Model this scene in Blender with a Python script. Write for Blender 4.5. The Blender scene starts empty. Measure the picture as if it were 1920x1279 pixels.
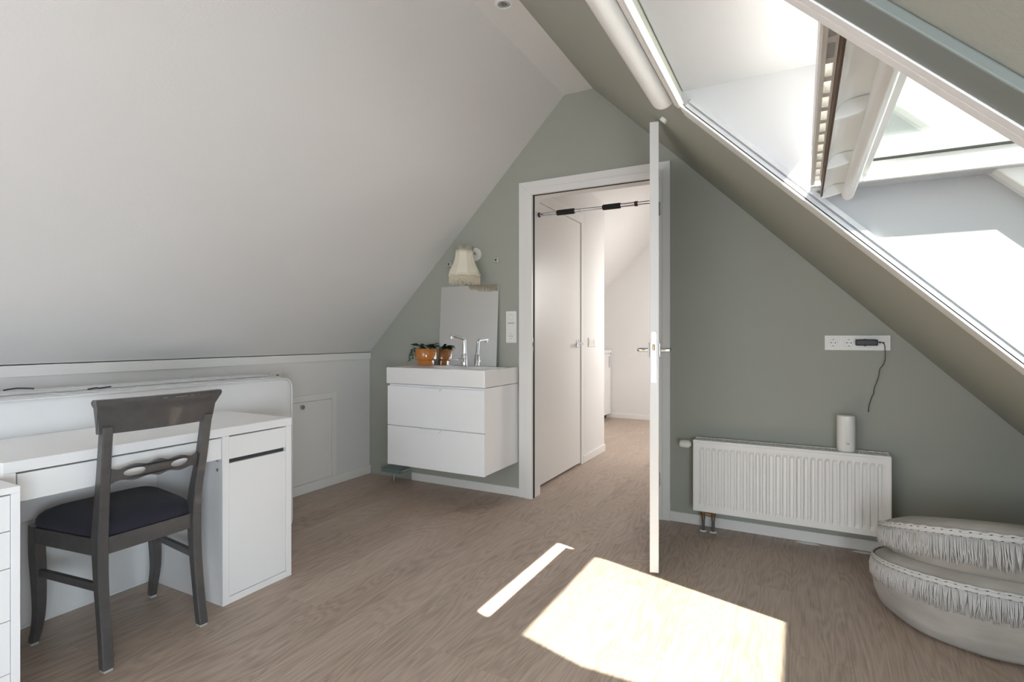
import bpy, bmesh, math, random
from mathutils import Vector, Matrix
PI = math.pi
random.seed(7)
sc = bpy.context.scene
C = sc.collection

# ------------------------------------------------------------ camera, world, lights, exposure
cd = bpy.data.cameras.new('camera'); cam = bpy.data.objects.new('camera', cd); C.objects.link(cam)
cd.sensor_width = 36; cd.lens = 1013.3 / 1920 * 36; cd.clip_start = .02; cd.clip_end = 200
cd.shift_y = -(639.5 - 631.2) / 1920
cam.location = (0, 0, 1.12); cam.rotation_euler = (PI / 2, 0, .4907)
sc.camera = cam

w = bpy.data.worlds.new('world'); sc.world = w; w.use_nodes = True
bg = w.node_tree.nodes['Background']
SKY = 1.35
bg.inputs[0].default_value = (.80, .90, 1.0, 1); bg.inputs[1].default_value = SKY

sun = bpy.data.lights.new('sun', 'SUN'); sun.energy = 41; sun.angle = math.radians(.6); sun.color = (1, .94, .86)
so = bpy.data.objects.new('sun', sun); C.objects.link(so)
so.rotation_euler = Vector((-.692, .504, -1)).to_track_quat('-Z', 'Y').to_euler()

S_ = lambda x: 2.741 - .985 * (x + 1.197)
def area(name, loc, aim, sx, sy, e, col):
    l = bpy.data.lights.new(name, 'AREA'); l.shape = 'RECTANGLE'; l.size = sx; l.size_y = sy; l.energy = e; l.color = col
    o = bpy.data.objects.new(name, l); C.objects.link(o); o.location = loc
    o.rotation_euler = (Vector(aim) - Vector(loc)).to_track_quat('-Z', 'Y').to_euler()
    return o
area('landing_fill', (-.35, 5.6, 1.55), (-1.9, 5.9, .6), .9, .8, 24, (1, .97, .93))  # unseen fill lamp added to brighten the landing
area('back_fill', (-1.2, -2.05, 1.45), (-1.3, 2.0, 1.2), 2.0, 1.3, 14, (.84, .91, 1))  # added fill lamp behind the camera, no known source
area('slope_fill', tuple(Vector((.55, -.35, S_(.55) - .05))), (-2.9, .9, .30), .9, 1.0, 47, (.80, .91, 1))  # added fill lamp under the right slope, brightens the left side

sc.view_settings.view_transform = 'Standard'; sc.view_settings.look = 'None'
sc.view_settings.gamma = 1; sc.view_settings.use_curve_mapping = False
sc.view_settings.exposure = 0.76
sc.cycles.max_bounces = 12; sc.cycles.diffuse_bounces = 8; sc.cycles.glossy_bounces = 6
sc.cycles.transparent_max_bounces = 12
sc.cycles.sample_clamp_indirect = 6
sc.cycles.use_denoising = True

# ------------------------------------------------------------ materials
def mat(name, col, rough=.5, metal=0, bump=0, bscale=60, var=0, vscale=3, spec=.5, coat=0, sheen=0, trans=0, sub=0):
    m = bpy.data.materials.new(name); m.use_nodes = True
    nt = m.node_tree; b = nt.nodes['Principled BSDF']
    b.inputs['Base Color'].default_value = (*col, 1); b.inputs['Roughness'].default_value = rough
    b.inputs['Metallic'].default_value = metal; b.inputs['Specular IOR Level'].default_value = spec
    b.inputs['Coat Weight'].default_value = coat; b.inputs['Sheen Weight'].default_value = sheen
    tc = nt.nodes.new('ShaderNodeTexCoord')
    if bump:
        n = nt.nodes.new('ShaderNodeTexNoise'); n.inputs['Scale'].default_value = bscale; n.inputs['Detail'].default_value = 4
        bp = nt.nodes.new('ShaderNodeBump'); bp.inputs['Strength'].default_value = bump; bp.inputs['Distance'].default_value = .01
        nt.links.new(tc.outputs['Object'], n.inputs['Vector']); nt.links.new(n.outputs[0], bp.inputs['Height'])
        nt.links.new(bp.outputs[0], b.inputs['Normal'])
    if var:
        n = nt.nodes.new('ShaderNodeTexNoise'); n.inputs['Scale'].default_value = vscale; n.inputs['Detail'].default_value = 5
        r = nt.nodes.new('ShaderNodeValToRGB')
        r.color_ramp.elements[0].position = .3; r.color_ramp.elements[1].position = .7
        r.color_ramp.elements[0].color = (*[c * (1 - var) for c in col], 1)
        r.color_ramp.elements[1].color = (*[min(1, c * (1 + var)) for c in col], 1)
        nt.links.new(tc.outputs['Object'], n.inputs['Vector']); nt.links.new(n.outputs[0], r.inputs[0])
        nt.links.new(r.outputs[0], b.inputs['Base Color'])
    return m

M = {}
M['white_wall'] = mat('white_wall_paint', (.74, .73, .72), .75, bump=.06, bscale=90, var=.012, vscale=2)
M['green'] = mat('sage_wall_paint', (.365, .375, .325), .62, bump=.045, bscale=110, var=.02, vscale=1.6)
M['casing'] = mat('dark_sage_casing', (.19, .21, .195), .5, bump=.04)  # casing colour, darker than the sage slope
M['white_trim'] = mat('white_gloss_trim', (.80, .785, .765), .35, bump=.03, bscale=40)
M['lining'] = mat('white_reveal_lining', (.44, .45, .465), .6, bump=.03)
M['pvc'] = mat('white_window_lacquer', (.82, .82, .80), .28)
M['rail'] = mat('anodised_rail', (.72, .73, .74), .3, .6)
M['seal'] = mat('brown_rubber_seal', (.10, .06, .035), .6)
M['black'] = mat('black_gap', (.012, .011, .010), .7)
M['white_foil'] = mat('white_melamine', (.86, .86, .87), .38, bump=.02, bscale=200)
M['ceramic'] = mat('white_ceramic', (.84, .83, .82), .08, coat=.6)
M['chrome'] = mat('chrome', (.82, .83, .85), .07, 1)
M['steel'] = mat('brushed_steel', (.62, .62, .62), .28, 1)
M['foam'] = mat('black_foam_grip', (.014, .013, .012), .85, bump=.3, bscale=300)
M['chair'] = mat('charcoal_lacquered_wood', (.075, .072, .073), .32, bump=.10, bscale=120, var=.12, vscale=30, coat=.15)
M['chair_wear'] = mat('worn_wood_edge', (.42, .30, .20), .6)
M['navy'] = mat('navy_seat_fabric', (.012, .011, .024), .8, bump=.25, bscale=600, sheen=.12)
M['felt'] = mat('felt_glide', (.45, .44, .42), .8)
M['mattress'] = mat('mattress_ticking', (.74, .75, .76), .85, bump=.12, bscale=18, var=.03, vscale=3, sheen=.1)
M['dark_grey'] = mat('dark_strap_fabric', (.05, .055, .06), .8)
M['rad'] = mat('radiator_enamel', (.86, .845, .82), .3)
M['brass'] = mat('aged_brass', (.35, .25, .14), .35, 1)
M['pipe'] = mat('plastic_coated_pipe', (.12, .14, .17), .35, .4)
M['plastic'] = mat('white_plastic', (.80, .79, .76), .3)
M['hole'] = mat('dark_contact_hole', (.02, .02, .02), .5)
M['blackplastic'] = mat('black_plastic', (.015, .015, .016), .4)
M['amber'] = mat('amber_glazed_ceramic', (.50, .17, .025), .15, var=.12, vscale=25, coat=.7)
M['leaf'] = mat('dark_green_leaf', (.035, .11, .055), .4, var=.35, vscale=40)
M['soil'] = mat('potting_soil', (.03, .02, .014), .9)
M['shade'] = mat('ivory_shade_fabric', (.80, .75, .62), .8, bump=.15, bscale=200, sheen=.2)
M['fringe'] = mat('ivory_fringe_thread', (.74, .67, .52), .85)
M['braid'] = mat('pale_cotton_braid', (.62, .61, .60), .85, bump=.3, bscale=250)
M['mirrorglass'] = mat('mirror_glass', (.88, .89, .88), .02, 1)
M['mirroredge'] = mat('mirror_edge', (.35, .42, .40), .2)
M['greyplate'] = mat('teal_grey_coated_steel', (.18, .25, .26), .35, .3)

def fabric():
    m = mat('taupe_pouf_cotton', (.36, .33, .29), .85, sheen=.15)
    nt = m.node_tree; b = nt.nodes['Principled BSDF']; tc = nt.nodes.new('ShaderNodeTexCoord')
    n = nt.nodes.new('ShaderNodeTexNoise'); n.inputs['Scale'].default_value = 4; n.inputs['Detail'].default_value = 3
    mp = nt.nodes.new('ShaderNodeMapping'); mp.inputs['Scale'].default_value = (1, 1, 3)
    w1 = nt.nodes.new('ShaderNodeTexWave'); w1.inputs['Scale'].default_value = 250; w1.bands_direction = 'Z'
    ad = nt.nodes.new('ShaderNodeMath'); ad.operation = 'MULTIPLY_ADD'; ad.inputs[1].default_value = .02
    bp = nt.nodes.new('ShaderNodeBump'); bp.inputs['Strength'].default_value = .7; bp.inputs['Distance'].default_value = .03
    r = nt.nodes.new('ShaderNodeValToRGB')
    r.color_ramp.elements[0].color = (.37, .345, .31, 1); r.color_ramp.elements[1].color = (.55, .52, .475, 1)
    r.color_ramp.elements[0].position = .3; r.color_ramp.elements[1].position = .7
    L = nt.links.new
    L(tc.outputs['Object'], mp.inputs[0]); L(mp.outputs[0], n.inputs[0]); L(tc.outputs['Object'], w1.inputs[0])
    L(w1.outputs['Fac'], ad.inputs[0]); L(n.outputs[0], ad.inputs[2]); L(ad.outputs[0], bp.inputs['Height'])
    L(bp.outputs[0], b.inputs['Normal']); L(n.outputs[0], r.inputs[0]); L(r.outputs[0], b.inputs['Base Color'])
    return m
M['pouf'] = fabric()

def glass():
    m = bpy.data.materials.new('window_glass'); m.use_nodes = True; nt = m.node_tree
    nt.nodes.clear(); L = nt.links.new
    out = nt.nodes.new('ShaderNodeOutputMaterial'); mx = nt.nodes.new('ShaderNodeMixShader')
    tr = nt.nodes.new('ShaderNodeBsdfTransparent'); tr.inputs[0].default_value = (.80, .84, .82, 1)
    gl = nt.nodes.new('ShaderNodeBsdfGlossy'); gl.inputs['Roughness'].default_value = .035
    lw = nt.nodes.new('ShaderNodeLayerWeight'); lw.inputs['Blend'].default_value = .5
    mr = nt.nodes.new('ShaderNodeMapRange'); mr.inputs['To Min'].default_value = .09; mr.inputs['To Max'].default_value = .6
    L(lw.outputs['Fresnel'], mr.inputs['Value']); L(mr.outputs[0], mx.inputs[0])
    L(tr.outputs[0], mx.inputs[1]); L(gl.outputs[0], mx.inputs[2]); L(mx.outputs[0], out.inputs[0])
    return m
M['glass'] = glass()

def oak():
    m = bpy.data.materials.new('greyed_oak_laminate'); m.use_nodes = True; nt = m.node_tree; L = nt.links.new
    b = nt.nodes['Principled BSDF']
    tc = nt.nodes.new('ShaderNodeTexCoord'); oi = nt.nodes.new('ShaderNodeObjectInfo')
    off = nt.nodes.new('ShaderNodeVectorMath'); off.operation = 'SCALE'; off.inputs['Scale'].default_value = 1
    cmb = nt.nodes.new('ShaderNodeCombineXYZ')
    mul = nt.nodes.new('ShaderNodeMath'); mul.operation = 'MULTIPLY'; mul.inputs[1].default_value = 37
    L(oi.outputs['Random'], mul.inputs[0]); L(mul.outputs[0], cmb.inputs[0]); L(mul.outputs[0], cmb.inputs[1])
    add = nt.nodes.new('ShaderNodeVectorMath'); add.operation = 'ADD'
    L(tc.outputs['Object'], add.inputs[0]); L(cmb.outputs[0], add.inputs[1])
    # cathedral grain: rings of a stretched, warped field
    mp = nt.nodes.new('ShaderNodeMapping'); mp.inputs['Scale'].default_value = (5.0, .8, 1); L(add.outputs[0], mp.inputs[0])
    n1 = nt.nodes.new('ShaderNodeTexNoise'); n1.inputs['Scale'].default_value = 1.0; n1.inputs['Detail'].default_value = 2.5; n1.inputs['Distortion'].default_value = .35
    L(mp.outputs[0], n1.inputs[0])
    ring = nt.nodes.new('ShaderNodeMath'); ring.operation = 'MULTIPLY'; ring.inputs[1].default_value = 46; L(n1.outputs[0], ring.inputs[0])
    fr = nt.nodes.new('ShaderNodeMath'); fr.operation = 'PINGPONG'; fr.inputs[1].default_value = 1; L(ring.outputs[0], fr.inputs[0])
    # fine pores
    mp2 = nt.nodes.new('ShaderNodeMapping'); mp2.inputs['Scale'].default_value = (210, 7, 1); L(add.outputs[0], mp2.inputs[0])
    n2 = nt.nodes.new('ShaderNodeTexNoise'); n2.inputs['Scale'].default_value = 1; n2.inputs['Detail'].default_value = 4; L(mp2.outputs[0], n2.inputs[0])
    mp3 = nt.nodes.new('ShaderNodeMapping'); mp3.inputs['Scale'].default_value = (2.2, .6, 1); L(add.outputs[0], mp3.inputs[0])
    n3 = nt.nodes.new('ShaderNodeTexNoise'); n3.inputs['Scale'].default_value = 1.3; n3.inputs['Detail'].default_value = 3; L(mp3.outputs[0], n3.inputs[0])
    def ma(op, a, bb, c=None):
        x = nt.nodes.new('ShaderNodeMath'); x.operation = op
        for i, v in enumerate((a, bb, c)):
            if v is None: continue
            if isinstance(v, (int, float)): x.inputs[i].default_value = v
            else: L(v, x.inputs[i])
        return x.outputs[0]
    v = ma('MULTIPLY_ADD', fr.outputs[0], .15, .12)
    v = ma('MULTIPLY_ADD', n2.outputs[0], .60, v)
    v = ma('MULTIPLY_ADD', n3.outputs[0], .30, v)
    v = ma('MULTIPLY_ADD', oi.outputs['Random'], .07, v)
    r = nt.nodes.new('ShaderNodeValToRGB'); e = r.color_ramp.elements
    e[0].position = .42; e[0].color = (.235, .175, .136, 1); e[1].position = .92; e[1].color = (.53, .43, .355, 1)
    k = r.color_ramp.elements.new(.62); k.color = (.385, .297, .238, 1)
    L(v, r.inputs[0]); L(r.outputs[0], b.inputs['Base Color'])
    b.inputs['Roughness'].default_value = .42; b.inputs['Specular IOR Level'].default_value = .45
    bp = nt.nodes.new('ShaderNodeBump'); bp.inputs['Strength'].default_value = .12; bp.inputs['Distance'].default_value = .002
    L(v, bp.inputs['Height']); L(bp.outputs[0], b.inputs['Normal'])
    return m
M['oak'] = oak()

# ------------------------------------------------------------ helpers
def obj(name, bm, m, parent=None, smooth=False, kind=None, label=None, bevel=0, auto=None):
    me = bpy.data.meshes.new(name)
    bmesh.ops.recalc_face_normals(bm, faces=bm.faces)
    bm.to_mesh(me); bm.free()
    me.materials.append(m)
    o = bpy.data.objects.new(name, me); C.objects.link(o)
    if parent: o.parent = parent; o.matrix_parent_inverse = Matrix.Identity(4)
    if smooth:
        for p in me.polygons: p.use_smooth = True
        if auto is not None:
            me.set_sharp_from_angle(angle=math.radians(auto))
    if bevel:
        md = o.modifiers.new('bevel', 'BEVEL'); md.width = bevel; md.segments = 2; md.limit_method = 'ANGLE'; md.angle_limit = math.radians(40)
    if kind: o['kind'] = kind
    if label: o['label'] = label
    return o

def thing(name, label, cat, loc=(0, 0, 0), rz=0, group=None):
    o = bpy.data.objects.new(name, None); C.objects.link(o); o.location = loc; o.rotation_euler = (0, 0, rz)
    o.empty_display_size = .1
    o['label'] = label; o['category'] = cat
    if group: o['group'] = group
    return o
def tag(o, label, cat, group=None):
    o['label'] = label; o['category'] = cat
    if group: o['group'] = group
    return o
def struct_root(name):
    o = bpy.data.objects.new(name, None); C.objects.link(o); o['kind'] = 'structure'; return o

def box(bm, x0, x1, y0, y1, z0, z1, mx=None):
    v = [bm.verts.new((x, y, z)) for x in (x0, x1) for y in (y0, y1) for z in (z0, z1)]
    for f in ((0, 1, 3, 2), (4, 6, 7, 5), (0, 4, 5, 1), (2, 3, 7, 6), (0, 2, 6, 4), (1, 5, 7, 3)):
        bm.faces.new([v[i] for i in f])
    if mx:
        for q in v: q.co = mx @ q.co
    return bm
def B(*a, mx=None):
    return box(bmesh.new(), *a, mx=mx)
def prism(bm, pts, a0, a1, f):
    """pts 2-D outline, extruded from a0 to a1; f(p, q, a) -> 3-D"""
    n = len(pts)
    A = [bm.verts.new(f(p, q, a0)) for p, q in pts]; D = [bm.verts.new(f(p, q, a1)) for p, q in pts]
    bm.faces.new(A[::-1]); bm.faces.new(D)
    for i in range(n): bm.faces.new((A[i], A[(i + 1) % n], D[(i + 1) % n], D[i]))
    return bm
XZ = lambda p, q, a: (p, a, q)
YZ = lambda p, q, a: (a, p, q)
XY = lambda p, q, a: (p, q, a)
def lathe(bm, prof, cx=0, cy=0, cz=0, seg=32, rfn=None):
    rings = []
    for r, z in prof:
        if r < 1e-5: rings.append([bm.verts.new((cx, cy, cz + z))]); continue
        rings.append([bm.verts.new((cx + (rfn(r, z, 2 * PI * k / seg) if rfn else r) * math.cos(2 * PI * k / seg),
                                    cy + (rfn(r, z, 2 * PI * k / seg) if rfn else r) * math.sin(2 * PI * k / seg), cz + z)) for k in range(seg)])
    for a, b in zip(rings, rings[1:]):
        if len(a) == 1 and len(b) == 1: continue
        for k in range(seg):
            k2 = (k + 1) % seg
            if len(a) == 1: bm.faces.new((a[0], b[k], b[k2]))
            elif len(b) == 1: bm.faces.new((a[k], a[k2], b[0]))
            else: bm.faces.new((a[k], a[k2], b[k2], b[k]))
    return bm
def sweep(bm, pts, rad, seg=10, cap=True, section=None, up=(0, 0, 1)):
    """tube (or a section of (s,t) pairs) along pts; rad a number or a list"""
    pts = [Vector(p) for p in pts]; n = len(pts)
    rr = rad if isinstance(rad, (list, tuple)) else [rad] * n
    rings = []
    t0 = (pts[1] - pts[0]).normalized()
    u = Vector(up)
    if abs(t0.dot(u)) > .95: u = Vector((1, 0, 0)) if abs(t0.x) < .9 else Vector((0, 1, 0))
    s = t0.cross(u).normalized()
    for i in range(n):
        t = (pts[min(i + 1, n - 1)] - pts[max(i - 1, 0)]).normalized()
        s = (s - t * s.dot(t)).normalized(); q = s.cross(t).normalized()
        if section: ring = [pts[i] + s * a * rr[i] + q * b * rr[i] for a, b in section]
        else: ring = [pts[i] + (s * math.cos(2 * PI * k / seg) + q * math.sin(2 * PI * k / seg)) * rr[i] for k in range(seg)]
        rings.append([bm.verts.new(p) for p in ring])
    m = len(rings[0])
    for a, b in zip(rings, rings[1:]):
        for k in range(m): bm.faces.new((a[k], a[(k + 1) % m], b[(k + 1) % m], b[k]))
    if cap: bm.faces.new(rings[0][::-1]); bm.faces.new(rings[-1])
    return bm
def cyl(bm, a, b, r, seg=20): return sweep(bm, [a, b], r, seg)
def smoothpts(P, k=6):
    P = [Vector(p) for p in P]; out = []
    for i in range(len(P) - 1):
        p0, p1, p2, p3 = P[max(i - 1, 0)], P[i], P[i + 1], P[min(i + 2, len(P) - 1)]
        for j in range(k):
            t = j / k
            out.append(.5 * ((2 * p1) + (p2 - p0) * t + (2 * p0 - 5 * p1 + 4 * p2 - p3) * t * t + (3 * p1 - p0 - 3 * p2 + p3) * t ** 3))
    out.append(P[-1]); return out
def plate(splines, depth, bevel=0, res=8):
    """flat plate with holes from closed 2-D outlines, centred on z=0, as a bmesh in x,y"""
    cu = bpy.data.curves.new('tmp', 'CURVE'); cu.dimensions = '2D'; cu.fill_mode = 'BOTH'; cu.extrude = depth / 2 - bevel
    cu.bevel_depth = bevel; cu.bevel_resolution = 1; cu.offset = -bevel
    for P in splines:
        s = cu.splines.new('POLY'); s.points.add(len(P) - 1); s.use_cyclic_u = True
        for q, p in zip(s.points, P): q.co = (p[0], p[1], 0, 1)
    o = bpy.data.objects.new('tmp', cu); C.objects.link(o)
    dg = bpy.context.evaluated_depsgraph_get(); me = bpy.data.meshes.new_from_object(o.evaluated_get(dg))
    bm = bmesh.new(); bm.from_mesh(me); bmesh.ops.remove_doubles(bm, verts=bm.verts, dist=1e-6)
    bpy.data.objects.remove(o); bpy.data.curves.remove(cu); bpy.data.meshes.remove(me)
    return bm
def xf(bm, fn):
    for v in bm.verts: v.co = Vector(fn(*v.co))
    return bm

# ------------------------------------------------------------ room data
XL, YG, YB, YF, ZC = -3.123, 3.364, -2.2, 7.24, 2.741
RX0, MR = -1.197, .985                                     # right slope: z = ZC - MR (x - RX0)
S = lambda x: ZC - MR * (x - RX0)
LX = -1.40; LZ = .994
ang = math.atan(MR); ca, sa = math.cos(ang), math.sin(ang)
def SL(u, y, n): return Vector((RX0 + u * ca + n * sa, y, ZC - u * sa + n * ca))
MSL = Matrix(((ca, 0, sa, RX0), (0, 1, 0, 0), (-sa, 0, ca, ZC), (0, 0, 0, 1)))   # (u, y, n) -> world
XR = RX0 + ZC / MR

# floor: slab with single laminate planks
floor = struct_root('floor')
obj('subfloor', B(XL - .1, XR + .1, YB - .1, YF + .1, -.12, -.009), M['black'], floor)
PW, PL = .193, 1.29
plank_me = None; rows = 0; x = XL
npl = 0
while x < XR - .02:
    off = random.random() * PL
    y = YB - off
    while y < YF:
        y0, y1 = max(y, YB), min(y + PL, YF)
        x1 = min(x + PW, XR)
        if y1 > .3 and npl < 290:
            bm = B(0, x1 - x - .0006, 0, y1 - y0 - .0006, -.008, 0)
            p = obj('plank', bm, M['oak'], floor); p.location = (x, y0, 0); npl += 1
        elif y1 - y0 > .02:
            pass
        y += PL
    x += PW
obj('rear_planks', B(XL, XR, YB, YB + 2.5, -.0085, -.0006), M['oak'], floor, kind='stuff')

# knee wall, gable wall, far wall, back wall
wl = struct_root('wall_left')
obj('knee_wall', B(XL - .1, XL, YB, YF, 0, LZ), M['white_wall'], wl)
wg = obj('wall_gable', prism(bmesh.new(), [(XL - .02, 0), (-1.70, 0), (-1.70, 2.165), (-.70, 2.165), (-.70, 0), (XR + .05, 0), (RX0, ZC + .03), (LX, ZC + .03), (XL - .02, LZ - .02 + .03)],
    YG, YG + .115, XZ), M['green']); wg['kind'] = 'structure'
wf = obj('wall_far', prism(bmesh.new(), [(XL - .05, 0), (XR + .1, 0), (RX0, ZC + .1), (LX, ZC + .1), (XL - .05, LZ + .05)], YF, YF + .1, XZ), M['white_wall']); wf['kind'] = 'structure'
# back wall behind the camera with a tall opening added for light
bw = struct_root('wall_back')
bm = bmesh.new()
prism(bm, [(XL - .05, 0), (-2.25, 0), (-2.25, 1.9), (XL - .05, LZ + .05)], YB - .1, YB, XZ)
prism(bm, [(-.15, 0), (XR + .1, 0), (-.15, S(-.15) + .1)], YB - .1, YB, XZ)
prism(bm, [(-2.25, 0), (-.15, 0), (-.15, .78), (-2.25, .78)], YB - .1, YB, XZ)
prism(bm, [(-2.25, 1.8), (-.15, 1.6), (-.15, S(-.15) + .1), (RX0, ZC + .1), (LX, ZC + .1), (-2.25, 1.95)], YB - .1, YB, XZ)
obj('plaster', bm, M['white_wall'], bw)

# landing partition on the left and its casing
wp = struct_root('wall_landing')
zt = LZ + 1.0145 * (-1.70 - XL) + .03
obj('partition', prism(bmesh.new(), [(YG + .115, 0), (3.60, 0), (3.60, 2.125), (4.455, 2.125), (4.455, 0), (5.10, 0), (5.10, zt), (YG + .115, zt)], -1.79, -1.70, YZ), M['white_wall'], wp)
obj('return_wall', B(-3.1, -1.7905, 5.04, 5.10, 0, 1.05), M['white_wall'], wp)
obj('return_wall', prism(bmesh.new(), [(-3.1, 1.05), (-1.7905, 1.05), (-1.7905, zt - .09), (-3.1, 1.06)], 5.04, 5.10, XZ), M['white_wall'], wp)

# ceilings: flat strip, left slope, right slope with the skylight hole
cs = obj('ceiling', B(LX - .03, RX0 + .03, YB, YF, ZC, ZC + .1), M['white_wall']); cs['kind'] = 'structure'
cl = obj('ceiling', prism(bmesh.new(), [(XL, LZ), (LX, ZC), (LX, ZC + .1), (LX - .06, ZC + .14), (XL - .14, LZ + .06), (XL - .1, LZ - .04), (XL, LZ - .02)], YB, YF, XZ), M['white_wall']); cl['kind'] = 'structure'
YN, YFAR = .79, 1.91        # opening cheeks
NT = .36
full = [(0, 0), (2.741 / sa + .1, 0), (2.741 / sa + .1, NT), (-.2, NT)]
bm = bmesh.new()
for (a, b) in ((YB, YN), (YFAR, YG)):
    prism(bm, full, a, b, lambda u, n, y: SL(u, y, n))
W2 = lambda x, z: ((x - RX0) * ca - (z - ZC) * sa, (x - RX0) * sa + (z - ZC) * ca)   # world xz -> u,n
prism(bm, [(0, 0), W2(-.36, S(-.36)), W2(-.36, 1.963), W2(.05, 1.963), W2(.05, 1.963 + .05), (-.2, NT)], YN, YFAR, lambda u, n, y: SL(u, y, n))
ub = 2.755
xb = SL(ub, 0, .32).x; zb = SL(ub, 0, .32).z
prism(bm, [W2(xb, S(xb)), (full[1][0], 0), (full[1][0], NT), (ub + .02, NT), W2(xb, zb)], YN, YFAR, lambda u, n, y: SL(u, y, n))
cr = obj('ceiling', bm, M['green']); cr['kind'] = 'structure'
cr2 = obj('ceiling', prism(bmesh.new(), full, YG, YF, lambda u, n, y: SL(u, y, n)), M['white_wall']); cr2['kind'] = 'structure'

# ------------------------------------------------------------ skylight
win = struct_root('window_1')
T = .004
# linings
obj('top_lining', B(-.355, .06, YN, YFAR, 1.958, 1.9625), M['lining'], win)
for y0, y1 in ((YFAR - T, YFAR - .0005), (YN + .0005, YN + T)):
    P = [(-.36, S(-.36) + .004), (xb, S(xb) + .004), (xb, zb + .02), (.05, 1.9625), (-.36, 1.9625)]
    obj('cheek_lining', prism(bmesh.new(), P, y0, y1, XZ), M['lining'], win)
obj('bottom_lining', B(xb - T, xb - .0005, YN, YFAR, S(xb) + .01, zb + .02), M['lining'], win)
# fixed outer frame on the roof
u0, u1, n0, n1 = 1.435, 2.755, .32, .48
FI0, FI1 = 1.535, 2.575; FY0, FY1 = .87, 1.862
obj('frame_head', B(u0, FI0, YN, YFAR, n0, n1, mx=MSL), M['pvc'], win, bevel=.003)
obj('frame_sill', B(FI1, u1, YN, YFAR, n0, n1, mx=MSL), M['pvc'], win, bevel=.003)
obj('frame_side', B(FI0, FI1, YN, FY0, n0, n1, mx=MSL), M['pvc'], win, bevel=.003)
obj('frame_side', B(FI0, FI1, FY1, YFAR, n0, n1, mx=MSL), M['pvc'], win, bevel=.003)
obj('frame_groove', B(FI0 - .01, FI1 + .01, YFAR - .008, YFAR - .003, .313, .321, mx=MSL), M['rail'], win)
# outside: roofing around the frame
bm = bmesh.new()
for a, b, c, d in ((-.2, 4.2, YB, YN), (-.2, 4.2, YFAR, YF), (-.2, u0, YN, YFAR), (u1, 4.2, YN, YFAR)):
    box(bm, a, b, c, d, NT + .001, NT + .05, mx=MSL)
obj('roof_covering', bm, M['dark_grey'], win)

# sash, turned open to horizontal about its centre pivot
sash = bpy.data.objects.new('pivot_sash', None)
SX0, SX1, SZ = .025, 1.185, 1.57
gx0, gx1 = .155, 1.085
sr = obj('sash', B(gx0 - .012, gx0 + .012, .885, 1.845, SZ + .01, SZ + .075), M['pvc'], win, bevel=.002)
bpy.data.objects.remove(sash)
def sp(name, bm, m, **k): return obj(name, bm, m, sr, **k)
sp('side_rail', B(gx0, SX1, 1.828, 1.85, SZ - .008, SZ + .08), M['pvc'], bevel=.002)
sp('side_rail', B(gx0, SX1, .88, .902, SZ - .008, SZ + .08), M['pvc'], bevel=.002)
sp('bottom_rail', B(gx1, SX1, .902, 1.828, SZ - .008, SZ + .08), M['pvc'], bevel=.002)
sp('glazing_seal', B(gx0 + .012, gx1, 1.822, 1.828, SZ + .046, SZ + .052), M['black'])
sp('pane', B(gx0 + .01, gx1, .902, 1.828, SZ + .052, SZ + .056), M['glass'])
# ventilation strip with square slots
bm = bmesh.new()
VX0, VX1 = .025, .052
box(bm, VX0, VX0 + .011, .885, 1.845, SZ + .000, SZ + .065)
box(bm, VX0 + .003, VX0 + .0045, .885, 1.845, SZ - .003, SZ)
box(bm, VX1 - .004, VX1, .885, 1.845, SZ + .005, SZ + .065)
ns = 13
for k in range(ns + 1):
    y = .885 + (1.845 - .885 - .020) * k / ns
    box(bm, VX0 + .011, VX1 - .004, y, y + .020, SZ + .008, SZ + .06)
sp('vent_grille', bm, M['pvc'])
sp('side_flange', B(VX0, SX1, 1.845, 1.9055, SZ - .008, SZ - .001), M['rail'])
sp('vent_seal', B(VX1, VX1 + .0035, .88, 1.85, SZ - .035, SZ + .05), M['seal'])
# scoop shaped handle profile
prof = [(.0565, -.038), (.0580, -.028), (.063, -.017), (.072, -.009), (.084, -.004), (.100, -.002), (.143, -.002), (.143, .005), (.098, .005), (.080, .003), (.068, -.003), (.059, -.013), (.0555, -.026)]
sp('handle_scoop', prism(bmesh.new(), [(a, SZ + b) for a, b in prof], .88, 1.85, XZ), M['pvc'], smooth=True, auto=50)
sec = [(.016 * math.cos(t), .0185 * math.sin(t)) for t in [2 * PI * k / 16 for k in range(16)]]
bm = bmesh.new(); prism(bm, [(.121 + a * 1.0, SZ - .034 + b) for a, b in sec], .88, 1.85, XZ)
sp('handle_bar', bm, M['pvc'], smooth=True, auto=60)
web = [(.0565, -.040), (.059, -.027), (.066, -.014), (.077, -.007), (.100, -.003), (.118, -.003), (.118, -.03), (.108, -.030), (.092, -.034), (.075, -.038)]
for y in (.882, 1.19, 1.53, 1.842):
    sp('handle_web', prism(bmesh.new(), [(a, SZ + b) for a, b in web], y, y + .006, XZ), M['pvc'])

w2 = struct_root('added_window')  # added unseen frame and panel around the slope fill lamp
for a, b, c, d in ((1.98, 2.04, -.9, .2), (2.98, 3.04, -.9, .2), (2.04, 2.98, -.9, -.85), (2.04, 2.98, -.85 + 1.0, .2)):
    obj('added_frame', B(a, b, c, d, -.03, -.0005, mx=MSL), M['pvc'], w2, bevel=.002)
obj('pane', B(2.04, 2.98, -.85, .15, -.006, -.001, mx=MSL), M['pvc'], w2)  # solid panel, no opening behind it

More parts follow.
